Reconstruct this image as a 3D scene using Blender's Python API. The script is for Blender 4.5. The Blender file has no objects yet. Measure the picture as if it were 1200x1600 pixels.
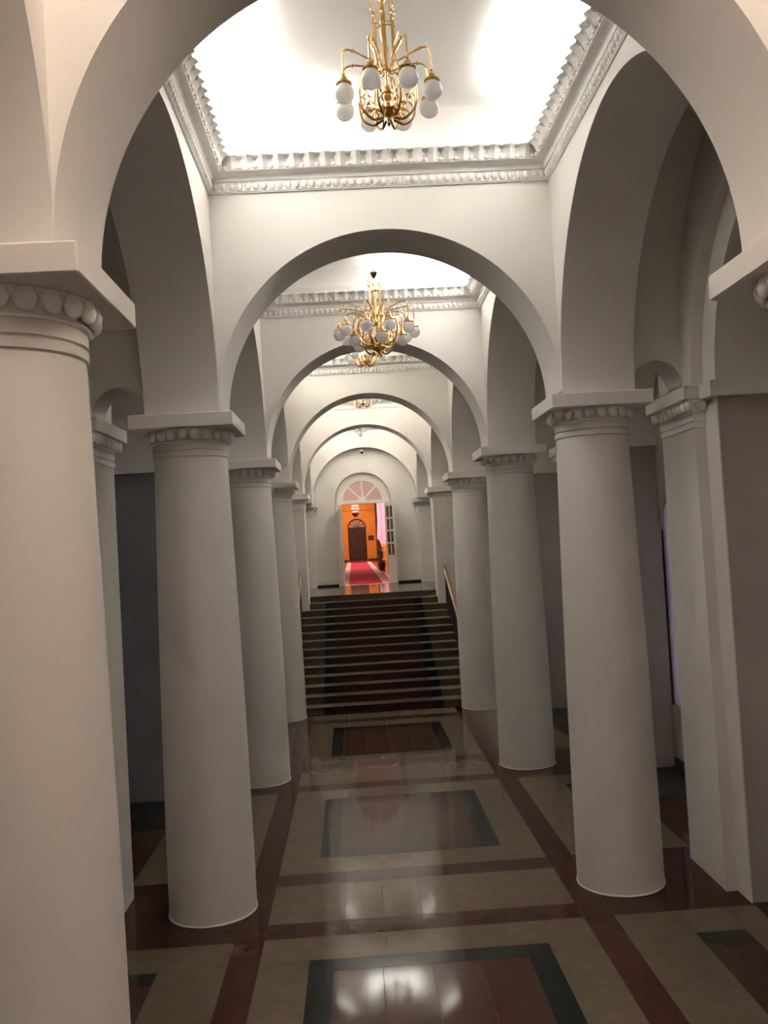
import bpy, bmesh, math, random
from mathutils import Vector, Matrix
random.seed(7)
PI = math.pi
scene = bpy.context.scene
C = scene.collection

# ------------------------------------------------------------------ camera
F_PX = 1386.34
CAM = Vector((-0.5087, 0.0, 3.9108))
pit, yaw, rol = math.radians(1.8811), math.radians(2.1176), math.radians(-3.2865)
fw = Vector((math.sin(yaw)*math.cos(pit), math.cos(yaw)*math.cos(pit), math.sin(pit)))
r0 = Vector((math.cos(yaw), -math.sin(yaw), 0)); u0 = r0.cross(fw)
r1 = r0*math.cos(rol) + u0*math.sin(rol); u1 = -r0*math.sin(rol) + u0*math.cos(rol)
cam_data = bpy.data.cameras.new('camera'); cam = bpy.data.objects.new('camera', cam_data); C.objects.link(cam)
cam_data.sensor_fit = 'VERTICAL'; cam_data.sensor_height = 36.0; cam_data.lens = 36.0*F_PX/1600.0
cam_data.clip_start = 0.02; cam_data.clip_end = 300
cam.matrix_world = Matrix((r1, u1, -fw)).transposed().to_4x4()
cam.location = CAM
scene.camera = cam

# ------------------------------------------------------------------ world, exposure
world = bpy.data.worlds.new('dusk_sky'); scene.world = world; world.use_nodes = True
bg = world.node_tree.nodes['Background']
bg.inputs[0].default_value = (0.74, 0.68, 0.86, 1); bg.inputs[1].default_value = 0.3
vs = scene.view_settings
vs.view_transform = 'Standard'; vs.look = 'None'; vs.gamma = 1.0; vs.use_curve_mapping = False
vs.exposure = 1.12
scene.cycles.diffuse_bounces = 6
scene.cycles.max_bounces = 12

# ------------------------------------------------------------------ layout (metres)
A, P, B = 2.25, 0.40, 0.549            # column axis, half pier, half abacus
S = 5.2627
ROW = [4.6387 - S] + [4.6387 + S*k for k in range(4)] + [25.76, 31.84]   # index 0 lies behind the camera
T, TH = 5.38, 0.15                     # abacus top and thickness
CN = A - P                             # half width of the nave
ZC = 7.742                             # foot of the cornice
ZT = 8.56                              # nave ceiling
HS, TD, NS, YB = 0.1718, 0.4192, 14, 20.646
HL = HS*NS                             # landing height
YL = YB + TD*(NS - 1)                  # landing edge
XP, XQ, XO = 3.235, 3.36, 4.52          # pilaster face, pier face, outer wall
QA, QP, QR = 0.24, 0.50, 0.82          # half thickness of aisle wall, pilaster, wall pier
YBACK, YEND = -2.6, 31.72

# cove lamps: (bay, side, from, to (share of that side), watts, colour)
WARM, NEUT, SOFT = (1.0, 0.84, 0.73), (1.0, 0.985, 0.955), (1.0, 0.965, 0.885)
COVE = [
    (0, 'L', 0.50, 0.85, 150, WARM), (0, 'R', 0.50, 0.85, 125, WARM),
    (1, 'L', 0.35, 0.85, 80, NEUT), (1, 'F', 0.05, 0.35, 32, NEUT), (1, 'R', 0.55, 0.85, 45, NEUT),
    (2, 'R', 0.30, 0.85, 80, NEUT), (2, 'F', 0.60, 0.95, 38, NEUT), (2, 'L', 0.15, 0.35, 25, NEUT),
    (3, 'L', 0.30, 0.85, 90, SOFT), (3, 'F', 0.05, 0.50, 42, SOFT), (3, 'R', 0.15, 0.4, 42, SOFT),
    (4, 'L', 0.25, 0.85, 110, SOFT), (4, 'R', 0.30, 0.80, 90, SOFT), (4, 'F', 0.3, 0.7, 45, SOFT),
    (5, 'L', 0.20, 0.85, 150, SOFT), (5, 'R', 0.25, 0.80, 120, SOFT),
]
def area_light(name, loc, direction, along, length, width, watts, col):
    l = bpy.data.lights.new(name, 'AREA'); l.shape = 'RECTANGLE'; l.size = length; l.size_y = width
    l.energy = watts; l.color = col; l.spread = 1.9
    o = bpy.data.objects.new(name, l); C.objects.link(o)
    z = -Vector(direction).normalized(); x = Vector(along).normalized(); y = z.cross(x)
    o.matrix_world = Matrix.Translation(loc) @ Matrix((x, y, z)).transposed().to_4x4()
    return o
def bay_box(b):
    y0 = (ROW[b] + P) if b else YBACK
    y1 = (ROW[b+1] - P) if b < 5 else 31.44
    return y0, y1
for b, side, f0, f1, w, col in COVE:
    y0, y1 = bay_box(b)
    e, z = 0.10, 8.03
    if side in 'LR':
        sx = -1 if side == 'L' else 1
        ya, yb_ = y0 + f0*(y1-y0), y0 + f1*(y1-y0)
        area_light('cove_lamp', (sx*(CN-e), (ya+yb_)/2, z), (-sx*0.15, 0, 1), (0, 1, 0), yb_-ya, 0.06, w, col)
    else:
        xa, xb = -CN + f0*2*CN, -CN + f1*2*CN
        yy, dy = (y1-e, -0.15) if side == 'F' else (y0+e, 0.15)
        area_light('cove_lamp', ((xa+xb)/2, yy, z), (0, dy, 1), (1, 0, 0), xb-xa, 0.06, w, col)

# ------------------------------------------------------------------ materials
def mat(name, col, rough=0.6, metal=0.0, var=0.0, scale=8.0, bump=0.0, bscale=40.0, coat=0.0, ior=1.5, speck=None, spec_scale=180.0, trans=0.0, detail=4):
    m = bpy.data.materials.new(name); m.use_nodes = True
    n = m.node_tree.nodes; l = m.node_tree.links; bs = n['Principled BSDF']
    bs.inputs['Base Color'].default_value = (*col, 1); bs.inputs['Roughness'].default_value = rough
    bs.inputs['Metallic'].default_value = metal; bs.inputs['IOR'].default_value = ior
    bs.inputs['Coat Weight'].default_value = coat; bs.inputs['Coat Roughness'].default_value = 0.05
    bs.inputs['Transmission Weight'].default_value = trans
    tc = n.new('ShaderNodeTexCoord'); src = None
    if var > 0:
        nz = n.new('ShaderNodeTexNoise'); nz.inputs['Scale'].default_value = scale; nz.inputs['Detail'].default_value = detail
        l.new(tc.outputs['Object'], nz.inputs['Vector'])
        rp = n.new('ShaderNodeValToRGB')
        rp.color_ramp.elements[0].position = 0.3; rp.color_ramp.elements[1].position = 0.7
        rp.color_ramp.elements[0].color = (*[max(0, c*(1-var)) for c in col], 1)
        rp.color_ramp.elements[1].color = (*[min(1, c*(1+var)) for c in col], 1)
        l.new(nz.outputs['Fac'], rp.inputs['Fac']); src = rp.outputs['Color']
    if speck:
        vo = n.new('ShaderNodeTexNoise'); vo.inputs['Scale'].default_value = spec_scale; vo.inputs['Detail'].default_value = 2
        l.new(tc.outputs['Object'], vo.inputs['Vector'])
        r2 = n.new('ShaderNodeValToRGB'); r2.color_ramp.elements[0].position = 0.52; r2.color_ramp.elements[1].position = 0.62
        l.new(vo.outputs['Fac'], r2.inputs['Fac'])
        mx = n.new('ShaderNodeMix'); mx.data_type = 'RGBA'
        l.new(r2.outputs['Color'], mx.inputs['Factor'])
        if src: l.new(src, mx.inputs['A'])
        else: mx.inputs['A'].default_value = (*col, 1)
        mx.inputs['B'].default_value = (*speck, 1); src = mx.outputs['Result']
    if src: l.new(src, bs.inputs['Base Color'])
    if bump > 0:
        nb = n.new('ShaderNodeTexNoise'); nb.inputs['Scale'].default_value = bscale; nb.inputs['Detail'].default_value = 5
        l.new(tc.outputs['Object'], nb.inputs['Vector'])
        bp = n.new('ShaderNodeBump'); bp.inputs['Strength'].default_value = bump; bp.inputs['Distance'].default_value = 0.01
        l.new(nb.outputs['Fac'], bp.inputs['Height']); l.new(bp.outputs['Normal'], bs.inputs['Normal'])
    return m
def sheer(name, col, a=0.6):
    m = bpy.data.materials.new(name); m.use_nodes = True
    n = m.node_tree.nodes; l = m.node_tree.links; n.remove(n['Principled BSDF'])
    d = n.new('ShaderNodeBsdfDiffuse'); t = n.new('ShaderNodeBsdfTranslucent'); mx = n.new('ShaderNodeMixShader')
    wv = n.new('ShaderNodeTexNoise'); wv.inputs['Scale'].default_value = 3.0
    rp = n.new('ShaderNodeValToRGB'); rp.color_ramp.elements[0].color = (*[c*0.85 for c in col], 1); rp.color_ramp.elements[1].color = (*col, 1)
    l.new(wv.outputs['Fac'], rp.inputs['Fac'])
    l.new(rp.outputs['Color'], d.inputs['Color']); l.new(rp.outputs['Color'], t.inputs['Color'])
    mx.inputs[0].default_value = a; l.new(d.outputs[0], mx.inputs[1]); l.new(t.outputs[0], mx.inputs[2])
    l.new(mx.outputs[0], n['Material Output'].inputs['Surface'])
    return m
M = {
    'plaster': mat('white_plaster', (0.66, 0.625, 0.58), 0.75, var=0.03, scale=1.3, bump=0.06, bscale=30),
    'dado_left': mat('blue_grey_wall', (0.20, 0.20, 0.21), 0.7, var=0.05, scale=1.5, bump=0.05, bscale=30),  # darker, cooler tone for the left wall piers and outer wall
    'dado_right': mat('taupe_wall', (0.33, 0.29, 0.26), 0.7, var=0.05, scale=1.5, bump=0.05, bscale=30),  # darker, warmer tone for the right wall piers and outer wall
    'stucco': mat('white_moulding', (0.82, 0.80, 0.77), 0.6, var=0.04, scale=9, bump=0.1, bscale=60),
    'ceil': mat('ceiling_paint', (0.76, 0.75, 0.73), 0.8, var=0.02, scale=1.0),
    'beige': mat('beige_granite', (0.090, 0.068, 0.045), 0.07, var=0.12, scale=5, speck=(0.055, 0.040, 0.026), bump=0.004, bscale=4, ior=1.18),
    'red': mat('red_brown_granite', (0.036, 0.015, 0.011), 0.07, var=0.15, scale=6, speck=(0.028, 0.011, 0.009), bump=0.004, bscale=4, ior=1.18),
    'brown': mat('brown_granite', (0.042, 0.019, 0.013), 0.07, var=0.12, scale=6, speck=(0.032, 0.017, 0.013), bump=0.004, bscale=4, ior=1.18),
    'dark': mat('dark_green_granite', (0.008, 0.010, 0.010), 0.07, var=0.25, scale=9, speck=(0.018, 0.022, 0.021), ior=1.18),
    'black': mat('black_stone', (0.010, 0.008, 0.008), 0.3, var=0.2, scale=7),
    'grout': mat('floor_joint', (0.03, 0.024, 0.019), 0.7, var=0.2, scale=30),
    'sstep': mat('stair_beige_stone', (0.075, 0.057, 0.039), 0.8, ior=1.2, var=0.12, scale=6, speck=(0.045, 0.033, 0.023)),
    'sbrown': mat('stair_brown_stone', (0.042, 0.021, 0.015), 0.8, ior=1.2, var=0.15, scale=6, speck=(0.027, 0.014, 0.010)),
    'sdark': mat('stair_dark_inlay', (0.008, 0.009, 0.010), 0.6, ior=1.3, var=0.2, scale=8),
    'brass': mat('polished_brass', (0.68, 0.43, 0.16), 0.24, metal=1.0, var=0.15, scale=25),
    'brass2': mat('aged_brass', (0.45, 0.27, 0.10), 0.32, metal=1.0, var=0.3, scale=30),
    'opal': mat('opal_glass', (0.86, 0.88, 0.89), 0.06, coat=0.4, var=0.02, scale=5),
    'joinery': mat('cream_painted_wood', (0.78, 0.74, 0.66), 0.45, var=0.04, scale=12),
    'pinkglass': mat('frosted_pink_glass', (0.50, 0.30, 0.29), 0.35, var=0.06, scale=10, coat=0.2),
    'glass': mat('clear_glass', (0.10, 0.10, 0.10), 0.04, trans=0.6, var=0.05, scale=3),
    'orange': mat('orange_wall_paint', (0.80, 0.35, 0.065), 0.6, var=0.06, scale=1.5),
    'darkwood': mat('dark_stained_wood', (0.050, 0.016, 0.010), 0.4, var=0.35, scale=7, bump=0.1),
    'oak': mat('handrail_oak', (0.20, 0.11, 0.045), 0.4, var=0.2, scale=14),
    'iron': mat('black_iron', (0.012, 0.012, 0.013), 0.45, var=0.2, scale=20, bump=0.05),
    'carpetr': mat('red_carpet', (0.52, 0.016, 0.055), 0.9, var=0.15, scale=3, bump=0.2, bscale=200),
    'carpetw': mat('white_carpet_border', (0.75, 0.58, 0.58), 0.9, var=0.16, scale=2.2, bump=0.2, bscale=200),
    'parquet': mat('corridor_parquet', (0.24, 0.085, 0.03), 0.2, var=0.3, scale=6, coat=0.3),
    'leaf': mat('dark_green_leaf', (0.014, 0.026, 0.012), 0.5, var=0.4, scale=9),
    'pot': mat('brown_clay_pot', (0.09, 0.035, 0.022), 0.5, var=0.2, scale=8),
    'whiteplastic': mat('grey_white_plastic', (0.55, 0.55, 0.53), 0.4, var=0.03, scale=10),
    'blackplastic': mat('black_plastic', (0.008, 0.008, 0.008), 0.15, var=0.1, scale=10),
    'plaque': mat('bronze_plaque', (0.10, 0.05, 0.02), 0.4, metal=0.5, var=0.4, scale=30),
    'crystal': mat('pink_crystal', (0.85, 0.62, 0.62), 0.1, coat=0.5, var=0.1, scale=20),
    'lilac': sheer('lilac_sheer_curtain', (0.86, 0.81, 0.88), 0.8),
    'pinkc': sheer('pink_sheer_curtain', (0.95, 0.60, 0.66), 0.7),
}

n_ = M['opal'].node_tree.nodes; l_ = M['opal'].node_tree.links
tr_ = n_.new('ShaderNodeBsdfTranslucent'); tr_.inputs['Color'].default_value = (0.93, 0.94, 0.95, 1)
mx_ = n_.new('ShaderNodeMixShader'); mx_.inputs[0].default_value = 0.5
l_.new(n_['Principled BSDF'].outputs[0], mx_.inputs[1]); l_.new(tr_.outputs[0], mx_.inputs[2]); l_.new(mx_.outputs[0], n_['Material Output'].inputs['Surface'])

# ------------------------------------------------------------------ helpers
def link(name, me, m, parent=None):
    o = bpy.data.objects.new(name, me); C.objects.link(o)
    if m is not None and not me.materials: me.materials.append(M[m])
    if parent is not None: o.parent = parent
    return o
def finish(bm, name, smooth=None, bevel=0.0):
    bmesh.ops.remove_doubles(bm, verts=bm.verts, dist=1e-5)
    if bevel:
        bmesh.ops.bevel(bm, geom=[e for e in bm.edges if e.is_manifold and e.calc_face_angle(0) > 0.6], offset=bevel, segments=1, affect='EDGES', clamp_overlap=True)
    bmesh.ops.recalc_face_normals(bm, faces=bm.faces)
    me = bpy.data.meshes.new(name); bm.to_mesh(me); bm.free()
    if smooth is not None:
        for f in me.polygons: f.use_smooth = True
        me.set_sharp_from_angle(angle=math.radians(smooth))
    return me
def obj(name, bm, m, parent=None, smooth=None, bevel=0.0):
    return link(name, finish(bm, name, smooth, bevel), m, parent)
def tag(o, label=None, cat=None, group=None, kind=None):
    if label: o['label'] = label
    if cat: o['category'] = cat
    if group: o['group'] = group
    if kind: o['kind'] = kind
    return o
def empty(name, loc=(0, 0, 0), rz=0.0):
    o = bpy.data.objects.new(name, None); C.objects.link(o); o.empty_display_size = 0.1
    o.location = loc; o.rotation_euler = (0, 0, rz); return o
def box(bm, x0, x1, y0, y1, z0, z1):
    v = [bm.verts.new((x, y, z)) for z in (z0, z1) for y in (y0, y1) for x in (x0, x1)]
    for f in ((0, 1, 3, 2), (4, 6, 7, 5), (0, 4, 5, 1), (2, 3, 7, 6), (0, 2, 6, 4), (1, 5, 7, 3)):
        bm.faces.new([v[i] for i in f])
def lathe(bm, prof, n=24, mtx=None, cx=0, cy=0):
    rings = []
    for r, z in prof:
        if r < 1e-5: rings.append([bm.verts.new((cx, cy, z))])
        else: rings.append([bm.verts.new((cx + r*math.cos(2*PI*i/n), cy + r*math.sin(2*PI*i/n), z)) for i in range(n)])
    for a, b in zip(rings, rings[1:]):
        for i in range(n):
            j = (i+1) % n
            if len(a) == 1 and len(b) == 1: continue
            if len(a) == 1: bm.faces.new((a[0], b[j], b[i]))
            elif len(b) == 1: bm.faces.new((a[i], a[j], b[0]))
            else: bm.faces.new((a[i], a[j], b[j], b[i]))
    return bm
def tube(bm, pts, rad, n=6, caps=True):
    pts = [Vector(p) for p in pts]
    rad = rad if isinstance(rad, (list, tuple)) else [rad]*len(pts)
    prev = None; rings = []
    for i, p in enumerate(pts):
        t = (pts[min(i+1, len(pts)-1)] - pts[max(i-1, 0)]).normalized()
        if prev is None:
            a = Vector((0, 0, 1)) if abs(t.z) < 0.9 else Vector((1, 0, 0))
            nrm = t.cross(a).normalized()
        else:
            nrm = prev - t*prev.dot(t)
            nrm = nrm.normalized() if nrm.length > 1e-6 else t.orthogonal().normalized()
        prev = nrm; bn = t.cross(nrm)
        rings.append([bm.verts.new(p + (nrm*math.cos(2*PI*k/n) + bn*math.sin(2*PI*k/n))*rad[i]) for k in range(n)])
    for a, b in zip(rings, rings[1:]):
        for k in range(n): bm.faces.new((a[k], a[(k+1) % n], b[(k+1) % n], b[k]))
    if caps:
        bm.faces.new(rings[0][::-1]); bm.faces.new(rings[-1])
def curve_pts(ctrl, n=8):
    ctrl = [Vector(c) for c in ctrl]; out = []
    for i in range(len(ctrl)-1):
        p0 = ctrl[max(i-1, 0)]; p1 = ctrl[i]; p2 = ctrl[i+1]; p3 = ctrl[min(i+2, len(ctrl)-1)]
        for k in range(n):
            t = k/n
            out.append(0.5*((2*p1) + (p2-p0)*t + (2*p0-5*p1+4*p2-p3)*t*t + (3*p1-p0-3*p2+p3)*t**3))
    out.append(ctrl[-1]); return out
def arch_block(bm, axis, u0, u1, v0, v1, uc, r, zs, zb, zt, n=40):
    """A wall u0..u1 (along axis), v0..v1 thick, zb..zt tall, with a round-headed opening of radius r springing at zs."""
    def V(u, v, z): return bm.verts.new((u, v, z) if axis == 'x' else (v, u, z))
    pts = [(uc - r*math.cos(PI*i/n), zs + r*math.sin(PI*i/n)) for i in range(n+1)]
    if zb < zs - 1e-6: pts = [(uc-r, zb)] + pts + [(uc+r, zb)]
    rows = [[(V(u, v, z), V(u, v, zt)) for u, z in pts] for v in (v0, v1)]
    for rw in rows:
        for a, b in zip(rw, rw[1:]):
            if abs(a[0].co.x-b[0].co.x) + abs(a[0].co.y-b[0].co.y) > 1e-6: bm.faces.new((a[0], b[0], b[1], a[1]))
    for i in range(len(pts)-1):
        bm.faces.new((rows[0][i][0], rows[0][i+1][0], rows[1][i+1][0], rows[1][i][0]))
    for ua, ub in ((u0, uc-r), (uc+r, u1)):
        if ub - ua > 1e-4:
            if axis == 'x': box(bm, ua, ub, v0, v1, zb, zt)
            else: box(bm, v0, v1, ua, ub, zb, zt)
def sphere(bm, c, r, nu=10, nv=6, sc=(1, 1, 1)):
    st = len(bm.verts)
    rings = []
    for j in range(nv+1):
        ph = PI*j/nv - PI/2
        if j in (0, nv): rings.append([bm.verts.new((c[0], c[1], c[2] + r*sc[2]*math.sin(ph)))])
        else: rings.append([bm.verts.new((c[0]+r*sc[0]*math.cos(ph)*math.cos(2*PI*i/nu), c[1]+r*sc[1]*math.cos(ph)*math.sin(2*PI*i/nu), c[2]+r*sc[2]*math.sin(ph))) for i in range(nu)])
    for a, b in zip(rings, rings[1:]):
        for i in range(nu):
            k = (i+1) % nu
            if len(a) == 1: bm.faces.new((a[0], b[k], b[i]))
            elif len(b) == 1: bm.faces.new((a[i], a[k], b[0]))
            else: bm.faces.new((a[i], a[k], b[k], b[i]))
def struct(o, label=None, cat=None): return tag(o, label, cat, kind='structure')
NEW = bmesh.new

# ------------------------------------------------------------------ the shell
# transverse arches across the nave
LBL = {1: 'nearest white round arch across the hall, cut by the top of the picture',
       2: 'second white round arch across the hall, behind the nearest chandelier',
       3: 'third white round arch across the hall, behind the large two-tier chandelier',
       4: 'fourth white round arch across the hall, above the foot of the stairs',
       5: 'fifth white round arch across the hall, on square piers at the stair head',
       6: 'shallow white arch framing the end wall around the doorway'}
for k in range(1, 7):
    bm = NEW(); y0, y1 = (ROW[k]-P, ROW[k]+P) if k < 6 else (31.44, YEND)
    arch_block(bm, 'x', -CN, CN, y0, y1, 0, CN, T+0.06, T, ZT, 64)
    struct(obj('transverse_arch', bm, 'plaster', smooth=35), LBL[k], 'arch')
# arcades along both sides of the nave
for sx, side in ((-1, 'left'), (1, 'right')):
    va, vb = sorted((sx*(A-P), sx*(A+P)))
    bm = NEW()
    for k in range(7):
        if k == 0: box(bm, va, vb, YBACK, ROW[0]+P, 0, ZT)
        elif k == 6: box(bm, va, vb, 31.44, YEND, T, ZT)
        else: box(bm, va, vb, ROW[k]-P, ROW[k]+P, T, ZT)
    for k in range(6):
        u0 = ROW[k]+P; u1 = ROW[k+1]-P if k < 5 else 31.44
        r = min((u1-u0)/2, S/2-P)
        arch_block(bm, 'y', u0, u1, va, vb, (u0+u1)/2, r, T, T, ZT, 48)
    struct(obj('wall_%s_arcade' % side, bm, 'plaster', smooth=35), 'white plaster arcade wall of round arches above the %s row of columns' % side, 'wall')
    # aisle vault, wall arches, recess vaults and wall piers
    bm = NEW()
    def V2(a, b): return tuple(sorted((sx*a, sx*b)))
    for k in range(6):
        u0, u1 = ROW[k], (ROW[k+1] if k < 5 else YEND)
        uc = (u0+u1)/2
        for (xa, xb, q) in ((A+P, XP, QA), (XP, XQ, QP), (XQ, XO, QR)):
            v0, v1 = V2(xa, xb)
            r = min((u1-u0)/2-q, S/2-q)
            if xa == A+P and k < 5: arch_block(bm, 'y', uc-r, uc+r, v0, v1, uc, r, T+.50, T+.50, ZT, 40)
            else: arch_block(bm, 'y', u0, u1, v0, v1, uc, r, T, T, ZT, 40)
    struct(obj('wall_%s_aisle_vault' % side, bm, 'plaster', smooth=35), 'stepped white vaults above the %s aisle' % side, 'wall')
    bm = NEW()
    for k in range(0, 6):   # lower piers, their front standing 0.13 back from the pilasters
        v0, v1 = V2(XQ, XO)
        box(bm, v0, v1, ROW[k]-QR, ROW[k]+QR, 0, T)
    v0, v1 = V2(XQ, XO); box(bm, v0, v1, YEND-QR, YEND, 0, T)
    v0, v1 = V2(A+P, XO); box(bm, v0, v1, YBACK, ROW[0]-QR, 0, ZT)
    struct(obj('wall_%s_piers' % side, bm, 'dado_%s' % side), 'deep wall piers between the recesses of the %s aisle, coloured %s' % (side, {'left': 'blue grey', 'right': 'taupe'}[side]), 'wall')  # piers carry a darker tone than the plaster vaults above
    # small arches over the aisle between column and pilaster
    for k in range(1, 6):
        bm = NEW(); v0, v1 = V2(A+P, XP)
        arch_block(bm, 'x', v0, v1, ROW[k]-QA, ROW[k]+QA, (v0+v1)/2, (XP-A-P)/2 - 0.002, T+0.07, T, ZT, 28)
        ordn = ['', 'nearest', 'second', 'third', 'fourth', 'fifth'][k]
        struct(obj('aisle_arch', bm, 'plaster', smooth=35), 'small white round arch over the %s aisle, %s from the viewer' % (side, ordn), 'arch')
# outer walls
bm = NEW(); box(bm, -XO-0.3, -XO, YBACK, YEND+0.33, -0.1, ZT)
struct(obj('wall_left', bm, 'dado_left'), 'darkened outer wall of the left aisle', 'wall')  # wall colour darkened to cut bounced light, shading the aisle
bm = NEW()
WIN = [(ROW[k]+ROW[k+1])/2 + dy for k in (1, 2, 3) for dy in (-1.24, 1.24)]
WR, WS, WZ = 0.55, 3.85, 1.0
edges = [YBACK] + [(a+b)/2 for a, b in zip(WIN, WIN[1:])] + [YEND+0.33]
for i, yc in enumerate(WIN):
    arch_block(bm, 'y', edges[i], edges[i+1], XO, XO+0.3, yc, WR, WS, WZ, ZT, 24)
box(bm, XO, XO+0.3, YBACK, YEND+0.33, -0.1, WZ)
struct(obj('wall_right', bm, 'dado_right', smooth=35), 'darkened outer wall of the right aisle with arched windows', 'wall')  # colour kept dark here too, so less light bounces in the aisle
bm = NEW(); box(bm, -XO-0.3, XO+0.3, YBACK-0.3, YBACK, -0.1, ZT)
struct(obj('wall_back', bm, 'plaster'), 'white wall closing the hall behind the viewer', 'wall')
bm = NEW(); box(bm, -XO-0.3, XO+0.3, YBACK-0.3, YEND+0.33, ZT, ZT+0.25)
struct(obj('ceiling', bm, 'ceil'), 'white flat ceiling glowing from hidden cove lamps', 'ceiling')
for b_ in range(0, 6):   # rounded cove between nave walls and ceiling
    y0, y1 = bay_box(b_); bm = NEW(); loops = []
    for i in range(9):
        a = PI/2*i/8; e = .34*(1-math.cos(a)); z = ZT-.34 + .34*math.sin(a) - (0.001 if i == 8 else 0)
        loops.append([bm.verts.new(q) for q in ((-CN+e, y0+e, z), (CN-e, y0+e, z), (CN-e, y1-e, z), (-CN+e, y1-e, z))])
    for a, c in zip(loops, loops[1:]):
        for i in range(4): bm.faces.new((a[i], a[(i+1) % 4], c[(i+1) % 4], c[i]))
    obj('ceiling_cove', bm, 'ceil', bpy.data.objects['ceiling'], smooth=35)
# end wall with the arched doorway
DX = -0.08                       # the doorway stands a little left of the nave axis
bm = NEW(); arch_block(bm, 'x', -XO-0.3, XO+0.3, YEND, YEND+0.33, DX, 1.0, 5.42, HL, ZT, 48); box(bm, -XO-0.3, XO+0.3, YEND, YEND+0.33, -0.1, HL)
struct(obj('wall_end', bm, 'plaster', smooth=35), 'white end wall with arched doorway at the stair head', 'wall')
for sx, side in ((-1, 'left'), (1, 'right')):
    bm = NEW(); xa, xb = sorted((sx*CN, DX + sx*1.0)); box(bm, xa, xb, YEND-0.02, YEND, HL, HL+0.065)
    struct(obj('baseboard_%s' % side, bm, 'black'), 'thin black baseboard on the end wall, %s of the doorway' % side, 'baseboard')
    bm = NEW(); v0, v1 = sorted((sx*XO, sx*(XO-0.02)))
    for k in range(1, 5): box(bm, v0, v1, ROW[k-1]+QR, ROW[k]-QR, 0, 0.16)
    struct(obj('baseboard_%s_aisle' % side, bm, 'black'), 'black baseboard along the outer wall of the %s aisle' % side, 'baseboard')

# windows of the right aisle
for i, yc in enumerate(WIN):
    w = empty('window_%d' % (i+1), (XO+0.2, yc, WZ))
    struct(w, 'arched window with lilac sheer curtain in the right aisle, %s from the viewer' % ['first', 'second', 'third', 'fourth', 'fifth', 'sixth'][i], 'window')
    bm = NEW()
    for yy in (-WR+0.03, 0, WR-0.03): tube(bm, [(0, yy, 0), (0, yy, WS-WZ + (0.0 if yy else WR-.03))], 0.03, 4)
    for zz in (0.03, 0.95, 1.9, 2.85): tube(bm, [(0, -WR, zz), (0, WR, zz)], 0.03, 4)
    tube(bm, [(0, -(WR-0.03)*math.cos(PI*j/20), WS-WZ + (WR-0.03)*math.sin(PI*j/20)) for j in range(21)], 0.035, 4)
    obj('window_frame', bm, 'joinery', w)
    bm = NEW(); n = 90
    top = [(-WR+2*WR*j/n) for j in range(n+1)]
    va = [bm.verts.new((-0.14+0.03*math.sin(j*1.05), y, WS-WZ + math.sqrt(max(0, WR*WR-y*y))*0.98)) for j, y in enumerate(top)]
    vb = [bm.verts.new((-0.14+0.04*math.sin(j*1.05+0.4), y, 0.02)) for j, y in enumerate(top)]
    for j in range(n): bm.faces.new((va[j], va[j+1], vb[j+1], vb[j]))
    tag(obj('sheer_curtain', bm, 'lilac', w, smooth=60), 'pale lilac sheer curtain')

# ------------------------------------------------------------------ floor
bm = NEW(); box(bm, -XO-0.3, XO+0.3, YBACK-0.3, YL+0.2, -0.15, -0.004)
floor = struct(obj('floor', bm, 'grout'), 'polished hall floor inlaid with beige, red-brown and dark granite', 'floor')
SLAB = {}
def slab(x0, x1, y0, y1, m, name, z=0.0, parent=None, g=0.0015, th=0.03):
    w, d = x1-x0-2*g, y1-y0-2*g
    key = (round(w, 3), round(d, 3), m, th)
    if key not in SLAB:
        b = NEW(); box(b, -w/2, w/2, -d/2, d/2, -th, 0)
        SLAB[key] = finish(b, name, None, 0.0015); SLAB[key].materials.append(M[m])
    o = bpy.data.objects.new(name, SLAB[key]); C.objects.link(o)
    o.location = ((x0+x1)/2, (y0+y1)/2, z); o.parent = parent if parent is not None else floor
    return o
def split(a, b, n): return [(a+(b-a)*i/n, a+(b-a)*(i+1)/n) for i in range(n)]
X1, X2, X3 = 1.61, 1.915, XQ
def nave_strip(y0, y1):
    for a, b in split(-X1, X1, 8): slab(a, b, y0, y1, 'beige', 'beige_slab')
def band(y0, y1):
    for a, b in split(-X1, X1, 4): slab(a, b, y0, y1, 'red', 'red_band_slab')
for k in range(1, 5):
    r = ROW[k]
    if k < 4:
        nave_strip(r-0.51, r+0.51); band(r-0.86, r-0.51); band(r+0.51, r+0.86)
    else:
        band(r-0.86, r-0.51); nave_strip(r-0.51, YB-0.12); band(YB-0.12, YB)
    for s_ in (-1, 1):
        a, b = sorted((s_*X2, s_*X3)); slab(a, b, r-0.87, r+0.87, 'red', 'red_band_slab')
        a, b = sorted((s_*X1, s_*X2)); slab(a, b, r-0.87, min(r+0.87, YB) if k == 4 else r+0.87, 'red', 'red_band_slab')
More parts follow.
